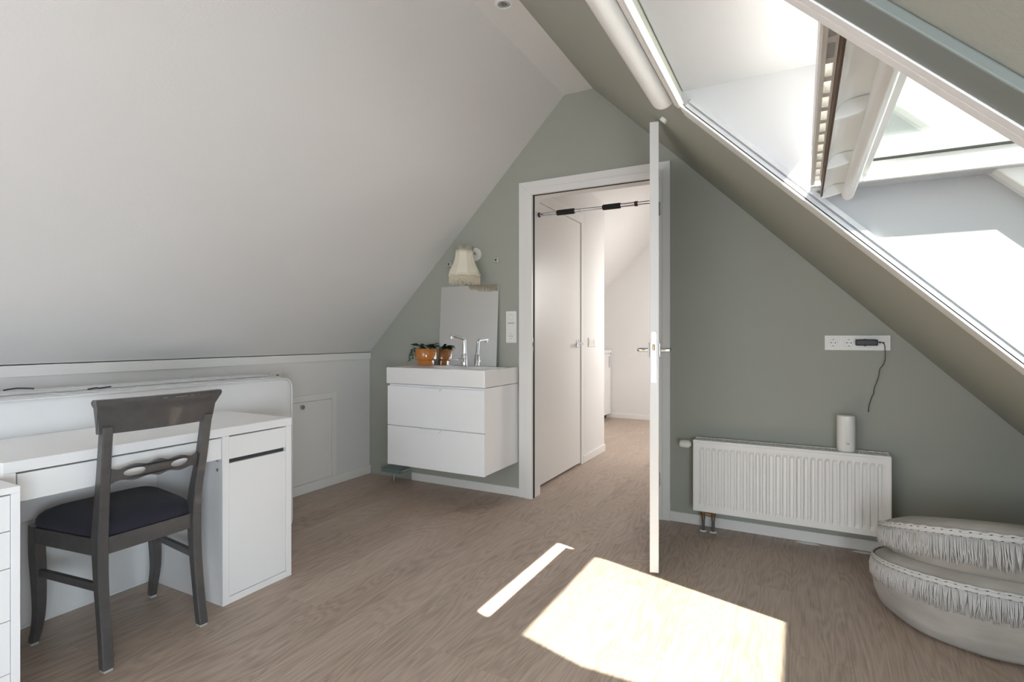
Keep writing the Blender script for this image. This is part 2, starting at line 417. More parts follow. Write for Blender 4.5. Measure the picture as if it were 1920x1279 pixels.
# opening surround: blind cassette, pull bar, side rails, casing
ux0, ux1 = 1.175, W2(xb, S(xb))[0]
cas = thing('blind_cassette', 'white roller blind cassette along the top edge of the skylight opening', 'blind', tuple(SL(1.10, 1.34, 0)))
def rel(o):   # keep world coordinates for children of an Empty that sits at its own base
    o.matrix_parent_inverse = Matrix.Translation(-Vector(o.parent.location)); return o
th = [PI * k / 12 for k in range(13)]
cp = [(1.098 - .042 * math.cos(t), -.058 * math.sin(t) ** .7) for t in th]
rel(obj('housing', prism(bmesh.new(), cp, YN - .02, YFAR + .012, lambda u, n, y: SL(u, y, n)), M['pvc'], cas, smooth=True, auto=40))
rel(obj('slot', B(1.142, 1.148, YN - .02, YFAR + .01, -.012, -.001, mx=MSL), M['black'], cas))
rel(obj('lower_trim', B(1.149, 1.171, YN - .02, YFAR + .012, -.014, -.001, mx=MSL), M['white_trim'], cas))
rel(obj('pull_bar', B(1.172, 1.181, YN + .01, YFAR - .006, -.012, .006, mx=MSL), M['pvc'], cas, bevel=.002))
def rails(nm, label, Y, sgn):
    t = thing(nm, label, 'rail', tuple(SL(2.1, Y, 0)))
    def bb(name, d0, d1, a, b, m, u_0=ux0, **k):
        y = sorted((Y + sgn * d0, Y + sgn * d1))
        rel(obj(name, B(u_0, ux1, y[0], y[1], a, b, mx=MSL), m, t, **k))
    return bb
bb = rails('blind_side_rail', 'white aluminium blind guide rail down the far side of the skylight', YFAR, 1)
bb('guide', -.016, -.005, -.004, .010, M['rail'], ux0 + .02)
bb('guide', -.016, -.005, .016, .030, M['rail'], ux0 + .02)
bb('face', -.016, .045, -.010, -.001, M['pvc'])
bb('groove', .045, .050, -.004, -.001, M['black'])
bb('edge_strip', .050, .085, -.008, -.001, M['white_trim'])
bb = rails('blind_side_rail', 'pale guide rail down the near side of the skylight, beside grey-green casing', YN, -1)
bb('face', -.004, .014, -.014, -.001, M['white_trim'])
bb('groove', .014, .016, -.012, -.001, M['black'])
bb('edge_strip', .016, .032, -.014, -.001, M['white_trim'])
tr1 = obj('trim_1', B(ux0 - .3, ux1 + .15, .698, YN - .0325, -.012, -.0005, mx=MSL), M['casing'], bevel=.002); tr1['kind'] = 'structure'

# ------------------------------------------------------------ trims and baseboards
t = obj('trim_2', B(XL + .0005, XL + .014, YB, YG - .001, .937, .990), M['white_trim'], bevel=.002); t['kind'] = 'structure'
def base(nm, bm):
    o = obj(nm, bm, M['white_trim'], bevel=.002); o['kind'] = 'structure'; return o
base('baseboard_left', B(XL + .0005, XL + .014, YB, YG - .001, .001, .068))
base('baseboard_gable', B(-2.68, -1.735, YG - .013, YG - .0005, .001, .060))
base('baseboard_gable', B(-.705, 1.4, YG - .013, YG - .0005, .001, .060))
base('baseboard_far', B(XL, 1.2, YF - .013, YF - .0005, .001, .068))
base('baseboard_landing', B(-1.6995, -1.687, 4.50, 5.10, .001, .068))

# door frame in the gable wall
df = struct_root('trim_3')
def casing(name, pts, y0, y1, m=M['white_trim'], **k):
    obj(name, prism(bmesh.new(), pts, y0, y1, XZ), m, df, **k)
xo0, xo1, xi0, xi1, zo, zi = -1.734, -.700, -1.630, -.765, 2.190, 2.096
casing('architrave', [(xo0, 0), (xo0 + .05, 0), (xo0 + .05, zo - .05), (xo0, zo)], YG - .018, YG, bevel=.002)
casing('architrave', [(xo0, zo), (xo0 + .05, zo - .05), (xo1 - .045, zo - .05), (xo1, zo)], YG - .018, YG, bevel=.002)
casing('architrave', [(xo1, zo), (xo1 - .045, zo - .05), (xo1 - .045, 0), (xo1, 0)], YG - .018, YG, bevel=.002)
casing('jamb', [(xo0 + .05, 0), (xi0, 0), (xi0, zi), (xo0 + .05, zo - .05)], YG - .026, YG - .004, bevel=.002)
casing('head', [(xo0 + .05, zo - .05), (xi0, zi), (xi1, zi), (xo1 - .045, zo - .05)], YG - .026, YG - .004, bevel=.002)
casing('jamb', [(xo1 - .045, zo - .05), (xi1, zi), (xi1, 0), (xo1 - .045, 0)], YG - .026, YG - .004, bevel=.002)
def lining(name, d, y0, y1, m, **k):
    casing(name, [(-1.6995, 0), (xi0 + d, 0), (xi0 + d, zi - d * .6), (xi1 - d, zi - d * .6), (xi1 - d, 0), (-.7005, 0), (-.7005, 2.164), (-1.6995, 2.164)], y0, y1, m, **k)
lining('seal_strip', -.003, YG - .0035, YG + .028, M['black'])
lining('lining', -.001, YG + .0285, YG + .114, M['white_trim'])
st = obj('strike_plate', B(xi0 - .0005, xi0 + .0015, YG - .02, YG - .004, 1.02, 1.11), M['steel'], df)
obj('latch_hole', B(xi0 + .0015, xi0 + .002, YG - .016, YG - .008, 1.05, 1.08), M['hole'], df)

# landing casing beside inner door
lc = struct_root('trim_4')
obj('casing', B(-1.6995, -1.686, 3.49, 3.59, 0, 2.14), M['white_trim'], lc, bevel=.002)
obj('casing', B(-1.6995, -1.686, 3.59, 4.46, 2.11, 2.19), M['white_trim'], lc, bevel=.002)
obj('casing', B(-1.6995, -1.690, 4.455, 4.50, 0, 2.19), M['white_trim'], lc, bevel=.002)

# ------------------------------------------------------------ doors
def lever(parent, base_pt, nrm, along, L=.075, dark=False):
    """rose, neck and lever on one face of a door"""
    b = Vector(base_pt); n = Vector(nrm).normalized(); a = Vector(along).normalized()
    bm = bmesh.new()
    pa = b + n * .0006
    up = Vector((0, 0, 1))
    MM = Matrix((( a.x, up.x, n.x, pa.x), (a.y, up.y, n.y, pa.y), (a.z, up.z, n.z, pa.z), (0, 0, 0, 1)))
    box(bm, -.02, .02, -.035, .035, 0, .008, mx=MM)
    obj('rose', bm, M['steel'], parent, bevel=.003)
    bm = bmesh.new(); pts = [b + n * .008, b + n * .045, b + n * .052 + a * .012, b + n * .052 + a * .11]
    sweep(bm, smoothpts(pts, 5), .0095, 14)
    obj('lever', bm, M['chrome'], parent, smooth=True, auto=60)

dr = struct_root('door_1'); dr.location = (-.772, YG - .03, 0)
# leaf built along local -y (towards the camera), thickness in local x
near = Vector((-.606, 2.550)); hinge = Vector((-.790, YG - .032))
dv = near - hinge; Ld = dv.length; rz = math.atan2(dv.y, dv.x) + PI / 2
dr.location = (hinge.x, hinge.y, 0); dr.rotation_euler = (0, 0, rz)
leaf = obj('leaf', B(-.0205, .0205, -Ld, 0, .012, 2.128), M['white_trim'], dr, bevel=.002)
lp = plate([[(.0115 * math.cos(t) , .012 + .0115 * math.sin(t)) for t in [PI * k / 12 for k in range(13)]] + [(-.0115, -.215), (.0115, -.215)]], .002)
xf(lp, lambda x, y, z: (x - .002, -Ld - .001 + z, y + 1.12))
obj('lock_plate', lp, M['steel'], dr)
obj('latch_bolt', B(-.008, .004, -Ld - .010, -Ld - .0015, 1.055, 1.083), M['brass'], dr, bevel=.003)
lever(dr, (.0205, -Ld + .065, 1.056), (1, 0, 0), (0, 1, 0))
lever(dr, (-.0205, -Ld + .065, 1.056), (-1, 0, 0), (0, 1, 0))
for z in (.25, 1.9):
    bm = bmesh.new(); cyl(bm, (.026, -.004, z - .04), (.026, -.004, z + .04), .007, 12); obj('hinge', bm, M['steel'], dr, smooth=True, auto=50)

d2 = struct_root('door_2')
obj('stop', B(-1.789, -1.712, 3.6001, 4.4549, .018, 2.1249), M['white_trim'], d2)
obj('leaf', B(-1.7115, -1.701, 3.6025, 4.4525, .018, 2.108), M['white_trim'], d2, bevel=.002)
lever(d2, (-1.701, 4.38, 1.06), (1, 0, 0), (0, -1, 0))
for z in (.25, 1.9):
    bm = bmesh.new(); cyl(bm, (-1.695, 3.60, z - .04), (-1.695, 3.60, z + .04), .006, 10); obj('hinge', bm, M['steel'], d2, smooth=True, auto=50)
obj('room_beyond', B(-2.6, -1.74, 3.59, 4.46, -.001, .001), M['black'], d2)

# access hatch in the knee wall
d3 = struct_root('door_3')
x0 = XL + .0006
obj('hatch_panel', B(x0, x0 + .008, 2.0, 2.945, .075, .652), M['white_trim'], d3, bevel=.001)
obj('hatch_frame', B(x0, x0 + .013, 2.95, 2.990, .069, .700), M['white_trim'], d3, bevel=.001)
obj('hatch_frame', B(x0, x0 + .013, 1.96, 2.95, .658, .700), M['white_trim'], d3, bevel=.001)
bm = bmesh.new(); cyl(bm, (x0 + .008, 2.664, .620), (x0 + .020, 2.664, .620), .010, 16); cyl(bm, (x0 + .018, 2.664, .620), (x0 + .032, 2.664, .620), .016, 18)
obj('door_handle', bm, M['steel'], d3, smooth=True, auto=40)

# ------------------------------------------------------------ ceiling spot, door stop
sp_ = thing('recessed_spotlight', 'small round recessed spotlight in the white ceiling strip', 'spotlight', (-1.276, 2.305, ZC))
bm = bmesh.new(); lathe(bm, [(.031, .0), (.031, -.004), (.042, -.003), (.044, 0)], 0, 0, 0, 32); obj('ring', bm, M['pvc'], sp_, smooth=True, auto=40)
bm = bmesh.new(); lathe(bm, [(0, -.0015), (.018, -.001), (.031, -.0005)], 0, 0, 0, 24); obj('bulb', bm, M['steel'], sp_, smooth=True)
bm = bmesh.new(); lathe(bm, [(0, -.006), (.012, -.005), (.016, -.001)], 0, 0, 0, 24); obj('lens', bm, M['glass'], sp_, smooth=True)
stp = SL((-.527 - RX0) / ca, 2.417, 0)
bm = bmesh.new(); box(bm, -.014, .014, -.010, .010, -.018, -.0005, mx=Matrix.Translation(stp) @ MSL.to_3x3().to_4x4())
tag(obj('door_stop', bm, M['plastic'], bevel=.003), 'tiny white stop fixed to the sloping ceiling beside the open door top', 'door stop')

# ------------------------------------------------------------ pull-up bar
pb = thing('pull_up_bar', 'chrome pull-up bar with black foam grips spanning the doorway', 'pull-up bar', (-1.2, 3.45, 1.977))
Yb, Zb = 0, 0
for a, b, r_ in ((-.425, -.12, .0135), (.05, .26, .0135), (-.118, .048, .0115), (.262, .43, .0115)):
    bm = bmesh.new(); cyl(bm, (a, 0, 0), (b, 0, 0), r_, 20); obj('tube', bm, M['chrome'], pb, smooth=True, auto=50)
for a, b in ((-.29, -.158), (.04, .163)):
    bm = bmesh.new(); sweep(bm, [(a, 0, 0), (a + .006, 0, 0), (b - .006, 0, 0), (b, 0, 0)], [.016, .0185, .0185, .016], 20); obj('grip', bm, M['foam'], pb, smooth=True, auto=60)
for a, b in ((-.43, -.415), (.255, .275)):
    bm = bmesh.new(); cyl(bm, (a, 0, 0), (b, 0, 0), .0165, 20); obj('collar', bm, M['blackplastic'], pb, smooth=True, auto=50)
for a, b in ((-.445, -.435), (.435, .449)):
    bm = bmesh.new(); cyl(bm, (a, 0, 0), (b, 0, 0), .024, 24); cyl(bm, (-.437 if a < 0 else .42, 0, 0), (-.425 if a < 0 else .437, 0, 0), .012, 16)
    obj('end_disc', bm, M['chrome'], pb, smooth=True, auto=50)
# ------------------------------------------------------------ vanity
vx0, vx1, vy0, vy1 = -2.545, -1.747, 2.905, YG - .001
va = thing('washbasin_cabinet', 'white wall-hung washbasin cabinet with two drawers, left of the doorway', 'vanity', ((vx0 + vx1) / 2, 3.13, .235))
def VO(name, bm, m, p=va, **k):
    o = obj(name, bm, m, p, **k)
    if p is va: o.matrix_parent_inverse = Matrix.Translation(-Vector(va.location))
    return o
VO('carcass', B(vx0 + .014, vx1 - .004, vy0 + .022, vy1, .240, .792), M['white_foil'], bevel=.001)
for z0, z1, zh in ((.512, .780, .780), (.237, .506, .506)):
    d = VO('drawer', B(vx0 + .012, vx1 - .002, vy0 + .001, vy0 + .020, z0, z1), M['white_foil'], bevel=.0012)
    bm = bmesh.new()
    xm = -2.158
    prism(bm, [(xm - .085, z1 - .003), (xm + .085, z1 - .003), (xm + .072, z1 - .018), (xm - .072, z1 - .018)], vy0 - .020, vy0 + .0005, XZ)
    h = obj('drawer_pull', bm, M['white_foil'], d, bevel=.0015)
# basin: rim, sunk bowl
bm = bmesh.new()
bx0, bx1, by0, by1, bt, bb_ = vx0, vx1 + .0005, vy0, vy1 - .0005, .907, .797
outer = [(bx0, by0), (bx1, by0), (bx1, by1), (bx0, by1)]
def rr(x0, x1, y0, y1, r, n=6):
    P = []
    for cx, cy, a in ((x1 - r, y0 + r, -PI / 2), (x1 - r, y1 - r, 0), (x0 + r, y1 - r, PI / 2), (x0 + r, y0 + r, PI)):
        P += [(cx + r * math.cos(a + PI / 2 * k / n), cy + r * math.sin(a + PI / 2 * k / n)) for k in range(n + 1)]
    return P
R0 = rr(bx0, bx1, by0, by1, .006); R1 = rr(bx0 + .02, bx1 - .02, by0 + .02, by1 - .11, .03); R2 = rr(bx0 + .05, bx1 - .05, by0 + .04, by1 - .13, .05); R3 = rr(bx0 + .2, bx1 - .2, by0 + .12, by1 - .2, .05)
rings = [[bm.verts.new((x, y, z)) for x, y in R] for R, z in ((R0, bb_), (R0, bt - .003), (rr(bx0 + .003, bx1 - .003, by0 + .003, by1 - .003, .006), bt), (R1, bt), (R2, bt - .055), (R3, bt - .068))]
for a, b in zip(rings, rings[1:]):
    n = len(a)
    for k in range(n): bm.faces.new((a[k], a[(k + 1) % n], b[(k + 1) % n], b[k]))
bm.faces.new(rings[0][::-1]); bm.faces.new(rings[-1])
VO('basin', bm, M['ceramic'], smooth=True, auto=35)
bm = bmesh.new(); lathe(bm, [(0, .003), (.02, .003), (.024, 0)], -2.13, 3.20 - .07, .8395, 20); VO('drain', bm, M['chrome'], smooth=True)
# tap
tap = thing('basin_tap', 'chrome swan-neck mixer tap standing on the white washbasin', 'tap', (-2.113, 3.235, .907))
bm = bmesh.new(); lathe(bm, [(0, 0), (.024, 0), (.024, .006), (.019, .010), (.019, .085), (.016, .092), (.0, .093)], 0, 0, 0, 24); obj('body', bm, M['chrome'], tap, smooth=True, auto=40)
bm = bmesh.new(); sweep(bm, smoothpts([(0, 0, .085), (0, 0, .175), (0, 0, .190), (-.002, -.012, .198), (-.004, -.025, .201), (-.014, -.15, .224)], 5), .0115, 16)
cyl(bm, (-.0135, -.140, .198), (-.0135, -.140, .224), .010, 14)
obj('spout', bm, M['chrome'], tap, smooth=True, auto=60)
bm = bmesh.new(); cyl(bm, (-.005, -.012, .045), (-.020, -.052, .045), .019, 20); obj('cartridge', bm, M['chrome'], tap, smooth=True, auto=50)
bm = bmesh.new(); cyl(bm, (-.018, -.048, .048), (-.075, -.085, .056), .0042, 10); obj('lever', bm, M['chrome'], tap, smooth=True, auto=50)
# mirror leaning against the wall
mi = thing('frameless_mirror', 'frameless rectangular mirror leaning on the wall behind the tap', 'mirror', (-2.135, 3.305, .9075))
tilt = Matrix.Rotation(math.radians(-3.6), 4, 'X') @ Matrix.Rotation(math.radians(.0), 4, 'Y')
MMi = Matrix.Translation((-2.148, 3.318, .908)) @ tilt
def MI(name, bm, m, **k):
    o = obj(name, bm, m, mi, **k); o.matrix_parent_inverse = Matrix.Translation(-Vector(mi.location)); return o
MI('backing', B(-.249, .249, .0006, .004, 0, .586, mx=MMi), M['mirroredge'])
MI('silvered_glass', B(-.249, .249, -.0015, .0006, 0, .586, mx=MMi), M['mirrorglass'])
# plant
pl = thing('potted_plant', 'small trailing succulent in an amber glazed pot on the washbasin corner', 'plant', (-2.443, 3.222, .9078))
pl.scale = (1.03, 1.03, 1.03)
bm = bmesh.new(); lathe(bm, [(0, 0), (.054, 0), (.058, .004), (.060, .036), (.066, .040), (.076, .044), (.078, .060), (.078, .118), (.076, .121), (.072, .119), (.071, .105), (0, .104)], 0, 0, 0, 40)
obj('pot', bm, M['amber'], pl, smooth=True, auto=35)
bm = bmesh.new(); lathe(bm, [(0, .108), (.04, .110), (.0705, .105)], 0, 0, 0, 24); obj('soil', bm, M['soil'], pl)
def leafmesh(L, W):
    bm = bmesh.new(); n = 5; rows = []
    for i in range(n + 1):
        t = i / n; wv = W * math.sin(PI * min(1, t * .92 + .06)) ** .8
        zc = -L * .35 * t * t
        rows.append([bm.verts.new((L * t, -wv, zc + .12 * wv)), bm.verts.new((L * t, 0, zc - .1 * wv)), bm.verts.new((L * t, wv, zc + .12 * wv))])
    for a, b in zip(rows, rows[1:]):
        for k in range(2): bm.faces.new((a[k], a[k + 1], b[k + 1], b[k]))
    bmesh.ops.solidify(bm, geom=bm.faces[:], thickness=.0012)
    return bm
lm = obj('leaf', leafmesh(.045, .009), M['leaf'], pl, smooth=True); lme = lm.data
nleaf = 0
def leaf(p, d, up=.3, s=1):
    global nleaf
    o = lm if nleaf == 0 else lm.copy()
    if nleaf: C.objects.link(o)
    nleaf += 1
    o.location = p; o.rotation_euler = (random.uniform(-.5, .5), -up, d); o.scale = (s, s, s)
for k in range(52):
    a = random.random() * 2 * PI; r = .012 + .05 * random.random() ** .7
    leaf((r * math.cos(a), r * math.sin(a), .122 + random.random() * .022), a + random.uniform(-.6, .6), random.uniform(-.1, .9), random.uniform(.8, 1.4))
stems = [[(-.055, -.02, .115), (-.085, -.03, .125), (-.105, -.035, .09), (-.115, -.04, .06), (-.118, -.04, .032)], [(-.05, .01, .118), (-.085, .0, .118), (-.10, -.01, .085), (-.112, -.015, .045)],
         [(-.04, -.04, .112), (-.075, -.05, .11), (-.1, -.06, .075), (-.10, -.06, .035)]]
for s in stems:
    P = smoothpts(s, 6); bm = bmesh.new(); sweep(bm, P, .0016, 6); obj('stem', bm, M['leaf'], pl, smooth=True)
    for i in range(2, len(P), 2):
        for q in (0, 1): leaf(P[i], random.random() * 2 * PI, random.uniform(-.6, .4), random.uniform(.35, .6))
# white plastic foot plate and leg below the vanity
fb = thing('footed_plate', 'small grey plate on a short post in the corner under the washbasin cabinet', 'stand', (-2.755, 3.26, 0))
obj('post', sweep(bmesh.new(), [(-.035, .012, .0), (-.035, .012, .080)], .008, 12), M['steel'], fb, smooth=True, auto=50)
obj('plate', B(-.10, .075, -.06, .07, .080, .112), M['greyplate'], fb, bevel=.002)
bm = bmesh.new(); cyl(bm, (.084, -.06, .098), (.084, .07, .098), .009, 12); obj('edge_rod', bm, M['steel'], fb, smooth=True, auto=50)

# wall lamp with scalloped fringed shade
lamp = thing('wall_lamp', 'wall lamp with ivory scalloped fabric shade and fringe above the mirror', 'lamp', (-2.105, 3.225, 1.487))
def scal(r, z, a): return r * (1 - .05 * abs(math.sin(a * 4)) ** .6)
prof = [(.108, .062), (.109, .078), (.104, .098), (.092, .122), (.079, .148), (.070, .175), (.064, .21), (.061, .245)]
bm = bmesh.new(); lathe(bm, prof + [(r - .002, z) for r, z in prof[::-1]] + [prof[0]], 0, 0, 0, 64, scal); obj('lamp_shade', bm, M['shade'], lamp, smooth=True)
# petal collar
bm = bmesh.new()
for k in range(6):
    a0 = 2 * PI * k / 6; pts = []
    n = 10
    lo = [bm.verts.new((.0615 * math.cos(a0 + (2 * PI / 6) * i / n), .0615 * math.sin(a0 + (2 * PI / 6) * i / n), .243)) for i in range(n + 1)]
    hi = [bm.verts.new(((.062 + .006 * math.sin(PI * i / n)) * math.cos(a0 + (2 * PI / 6) * i / n), (.062 + .006 * math.sin(PI * i / n)) * math.sin(a0 + (2 * PI / 6) * i / n), .246 + .026 * max(0, math.sin(PI * i / n)) ** .5)) for i in range(n + 1)]
    for i in range(n): bm.faces.new((lo[i], lo[i + 1], hi[i + 1], hi[i]))
bmesh.ops.solidify(bm, geom=bm.faces[:], thickness=.0015)
obj('collar', bm, M['shade'], lamp, smooth=True)
for k in range(8):
    a = 2 * PI * k / 8
    bm = bmesh.new(); sweep(bm, [(scal(r, z, a) * math.cos(a) * 1.01, scal(r, z, a) * math.sin(a) * 1.01, z) for r, z in prof], .0018, 6)
    obj('seam_piping', bm, M['shade'], lamp, smooth=True)
bm = bmesh.new(); n = 96
for sgn in (0, 1):
    pts = [(.110 * math.cos(2 * PI * k / n), .110 * math.sin(2 * PI * k / n), .064 + .010 * abs(math.sin(4 * 2 * PI * k / n)) - sgn * .007) for k in range(n + 1)]
    sweep(bm, pts, .0035, 6)
obj('braid', bm, M['shade'], lamp, smooth=True)
def fringe(name, parent, n, pos, L, m, w, jit, loops=0):
    """a ring of single threads, one joined part"""
    bm = bmesh.new()
    for k in range(n):
        p, out = pos(k / n)
        p = Vector(p); out = Vector(out); tang = Vector((-out.y, out.x, 0)).normalized()
        l = L * random.uniform(.85, 1.08); j = tang * random.gauss(0, jit); o2 = out * random.uniform(.3, 1.2) * jit
        pts = [p, p + j * .3 + o2 + Vector((0, 0, -l * .5)), p + j + o2 * .7 + Vector((0, 0, -l))]
        sweep(bm, pts, w, 4)
    return obj(name, bm, m, parent, smooth=True, kind='stuff')
fringe('fringe', lamp, 260, lambda t: ((.108 * math.cos(2 * PI * t), .108 * math.sin(2 * PI * t), .060 + .008 * abs(math.sin(8 * PI * t))), (math.cos(2 * PI * t), math.sin(2 * PI * t), 0)), .056, M['fringe'], .0013, .0025)
bm = bmesh.new(); cyl(bm, (.012, .122, .232), (.012, .139, .232), .048, 32); obj('rosette', bm, M['plastic'], lamp, smooth=True, auto=40, bevel=.003)
bm = bmesh.new(); sweep(bm, smoothpts([(.012, .125, .232), (.010, .085, .245), (0, .03, .235), (0, 0, .21), (0, 0, .15)], 6), .006, 10); obj('arm', bm, M['brass'], lamp, smooth=True)
bm = bmesh.new(); lathe(bm, [(0, .08), (.018, .085), (.024, .105), (.018, .13), (.012, .15), (0, .152)], 0, 0, 0, 20); obj('bulb', bm, M['plastic'], lamp, smooth=True)
bm = bmesh.new()
for a in (0, PI / 2): cyl(bm, (-.061 * math.cos(a), -.061 * math.sin(a), .215), (.061 * math.cos(a), .061 * math.sin(a), .215), .0015, 6)
obj('shade_carrier', bm, M['brass'], lamp)

# mirror clips on the wall
for x, z, lb in ((-2.329, 1.664, 'small square metal clip on the wall left of the ivory lampshade'), (-1.923, 1.668, 'small square metal clip on the wall right of the ivory lampshade')):
    c = thing('mirror_clip', lb, 'clip', (x, YG, z), group=None)
    obj('plate', B(-.018, .018, -.010, -.0005, -.018, .018), M['steel'], c, bevel=.002)
    bm = bmesh.new(); cyl(bm, (0, -.010, 0), (0, -.014, 0), .0105, 16); obj('screw', bm, M['steel'], c, smooth=True, auto=50)
    bm = bmesh.new(); cyl(bm, (0, -.014, 0), (0, -.0148, 0), .0065, 12); obj('screw_hole', bm, M['hole'], c)

# ------------------------------------------------------------ sockets and switches
def sock(parent, x, z, mxf, earth=True):
    """German style socket well in plane coordinates, mxf maps (x, depth, z)"""
    bm = bmesh.new(); lathe(bm, [(.0205, 0), (.0205, .001), (.0185, -.001), (.0175, -.004), (0, -.0045)], 0, 0, 0, 28); xf(bm, lambda a, b, c: mxf(x + a, -.0075 - c, z + b)); w_ = obj('socket_well', bm, M['plastic'], parent, smooth=True, auto=40)
    bm = bmesh.new()
    for dx in (-.0095, .0095): cyl(bm, mxf(x + dx, -.0036, z), mxf(x + dx, -.0030, z), .0028, 10)
    for dz in (-.0165, .0165): box(bm, 0, 1, 0, 1, 0, 1, mx=Matrix.Translation(Vector(mxf(x - .003, -.0072, z + dz - .002)))  @ Matrix.Diagonal((.006, .003, .004, 1)))
    obj('contact_hole', bm, M['hole'], parent)
gm = lambda ox, oz: (lambda a, b, c: (a, b, c))
# four gang socket by the radiator
sk = thing('quadruple_socket', 'white four-gang wall socket strip right of the door above radiator', 'socket', (.26, YG, 1.087))
idm = lambda a, b, c: (a, b, c)
obj('frame', B(-.147, .147, -.009, -.0005, -.040, .040), M['plastic'], sk, bevel=.003)
for k in range(4):
    cx = -.107 + .0715 * k
    obj('module', B(cx - .029, cx + .029, -.0112, -.0085, -.029, .029), M['plastic'], sk, bevel=.001)
def socket_face(parent, cx, cz, R=None):
    bm = bmesh.new(); lathe(bm, [(0, .0001), (.0195, .0001), (.0205, .0012), (.0215, .0002)], 0, 0, 0, 28)
    xf(bm, lambda a, b, c: (cx + a, -.0113 - c, cz + b)); obj('socket_ring', bm, M['plastic'], parent, smooth=True, auto=30)
    bm = bmesh.new()
    for dx in (-.0095, .0095): cyl(bm, (cx + dx, -.0112, cz), (cx + dx, -.0125, cz), .003, 10)
    cyl(bm, (cx, -.0112, cz), (cx, -.0122, cz), .0014, 8)
    for dz in (-.0165, .0165): box(bm, cx - .003, cx + .003, -.0125, -.0112, cz + dz - .0015, cz + dz + .0015)
    obj('contact_hole', bm, M['hole'], parent)
for k in range(3): socket_face(sk, -.107 + .0715 * k, 0)
# last module: data outlet
bm = bmesh.new(); box(bm, .0925, .1225, -.0165, -.0112, -.016, .004); obj('data_hood', bm, M['plastic'], sk, bevel=.001)
bm = bmesh.new(); box(bm, .0955, .1045, -.0175, -.0165, -.002, .004); box(bm, .110, .119, -.0175, -.0165, -.002, .004); obj('data_port', bm, M['hole'], sk)
ch = thing('power_adapter', 'black plug-in power adapter with dangling cord in the wall socket strip', 'adapter', (.297, YG - .012, 1.089))
obj('body', B(-.046, .050, -.050, -.012, -.016, .016), M['blackplastic'], ch, bevel=.005)
bm = bmesh.new(); cyl(bm, (-.002, -.012, 0), (-.002, -.0005, 0), .018, 24); obj('plug', bm, M['blackplastic'], ch, smooth=True, auto=50)
cpx = [(.050, -.03, .002), (.068, -.03, .001), (.080, -.026, -.012), (.083, -.02, -.045), (.084, -.015, -.085), (.076, -.012, -.115), (.062, -.01, -.135), (.057, -.008, -.175), (.048, -.008, -.205), (.038, -.006, -.235), (.036, -.006, -.262), (.027, -.006, -.285), (.016, -.005, -.325), (.013, -.004, -.362)]
bm = bmesh.new(); sweep(bm, smoothpts(cpx, 5), .0019, 8); obj('cord', bm, M['blackplastic'], ch, smooth=True)
# switch by the vanity: dimmer over socket
sw = thing('dimmer_switch', 'white vertical wall plate with dimmer dial over a socket, left of doorway', 'switch', (-1.800, YG, 1.187))
obj('frame', B(-.042, .042, -.009, -.0005, -.112, .112), M['plastic'], sw, bevel=.003)
obj('module', B(-.030, .030, -.0112, -.0085, .040, .100), M['plastic'], sw, bevel=.001)
obj('module', B(-.030, .030, -.0112, -.0085, -.100, .022), M['plastic'], sw, bevel=.001)
obj('divider', B(-.026, .026, -.0118, -.0112, .026, .029), M['hole'], sw)
bm = bmesh.new(); lathe(bm, [(0, .010), (.019, .009), (.021, .006), (.023, 0)], 0, 0, 0, 32); xf(bm, lambda a, b, c: (a, -.0112 - c, .071 + b)); obj('dial', bm, M['plastic'], sw, smooth=True, auto=40)
socket_face(sw, 0, -.064)
# landing switch
ls = thing('landing_switch', 'small white double switch plate on the landing wall past the inner door', 'switch', (-1.70, 4.735, 1.068))
obj('frame', B(.0005, .009, -.098, .098, -.042, .042), M['plastic'], ls, bevel=.003)
obj('module', B(.009, .012, -.085, -.030, -.028, .028), M['plastic'], ls, bevel=.001)
obj('module', B(.009, .012, .030, .085, -.028, .028), M['plastic'], ls, bevel=.001)
obj('module', B(.009, .011, -.026, .026, -.028, .028), M['plastic'], ls, bevel=.001)
bm = bmesh.new()
for y in (-.058, .0, .058): box(bm, .0121, .0126, y - .003, y + .003, -.016, .016)
obj('slot', bm, M['steel'], ls)
# socket on the knee wall behind the mattress
ks = thing('knee_wall_socket', 'white socket on the knee wall half hidden behind the mattress end', 'socket', (XL, 2.46, .845))
obj('frame', B(.0005, .010, -.042, .042, -.042, .042), M['plastic'], ks, bevel=.003)
bm = bmesh.new(); cyl(bm, (.0095, .008, 0), (.012, .008, 0), .02, 24); obj('socket_ring', bm, M['plastic'], ks, smooth=True, auto=40)
bm = bmesh.new(); box(bm, .0115, .0128, .0, .006, .010, .020); box(bm, .0115, .0128, .012, .018, .010, .020); obj('contact_hole', bm, M['hole'], ks)

# ------------------------------------------------------------ radiator
ra = thing('panel_radiator', 'white panel radiator on the sage gable wall right of the door', 'radiator', (-.075, 3.265, .125))
rw, rh, yf_, yb_ = .4645, .402, -.052, .060
def RO(name, bm, m, **k): return obj(name, bm, m, ra, **k)
# front panel with pressed channels
nch = 27; z0, z1 = .0, rh - .004
bm = bmesh.new()
xs = []
pitch = (2 * rw - .05) / nch
prof = [(-rw, 0)]
for k in range(nch):
    xc = -rw + .025 + pitch * (k + .5)
    prof += [(xc - pitch * .36, 0), (xc - pitch * .20, 1), (xc + pitch * .20, 1), (xc + pitch * .36, 0)]
prof.append((rw, 0))
zs = [(0, 0), (.028, 0), (.045, 1), (rh - .055, 1), (rh - .038, 0), (rh - .006, 0)]
grid = []
for z, kz in zs:
    grid.append([bm.verts.new((x, yf_ + .008 + (.012 * kx * kz), z)) for x, kx in prof])
for a, b in zip(grid, grid[1:]):
    for i in range(len(a) - 1): bm.faces.new((a[i], a[i + 1], b[i + 1], b[i]))
box(bm, -rw, rw, yf_ + .0215, yf_ + .024, .001, rh - .008)
RO('front_panel', bm, M['rad'])
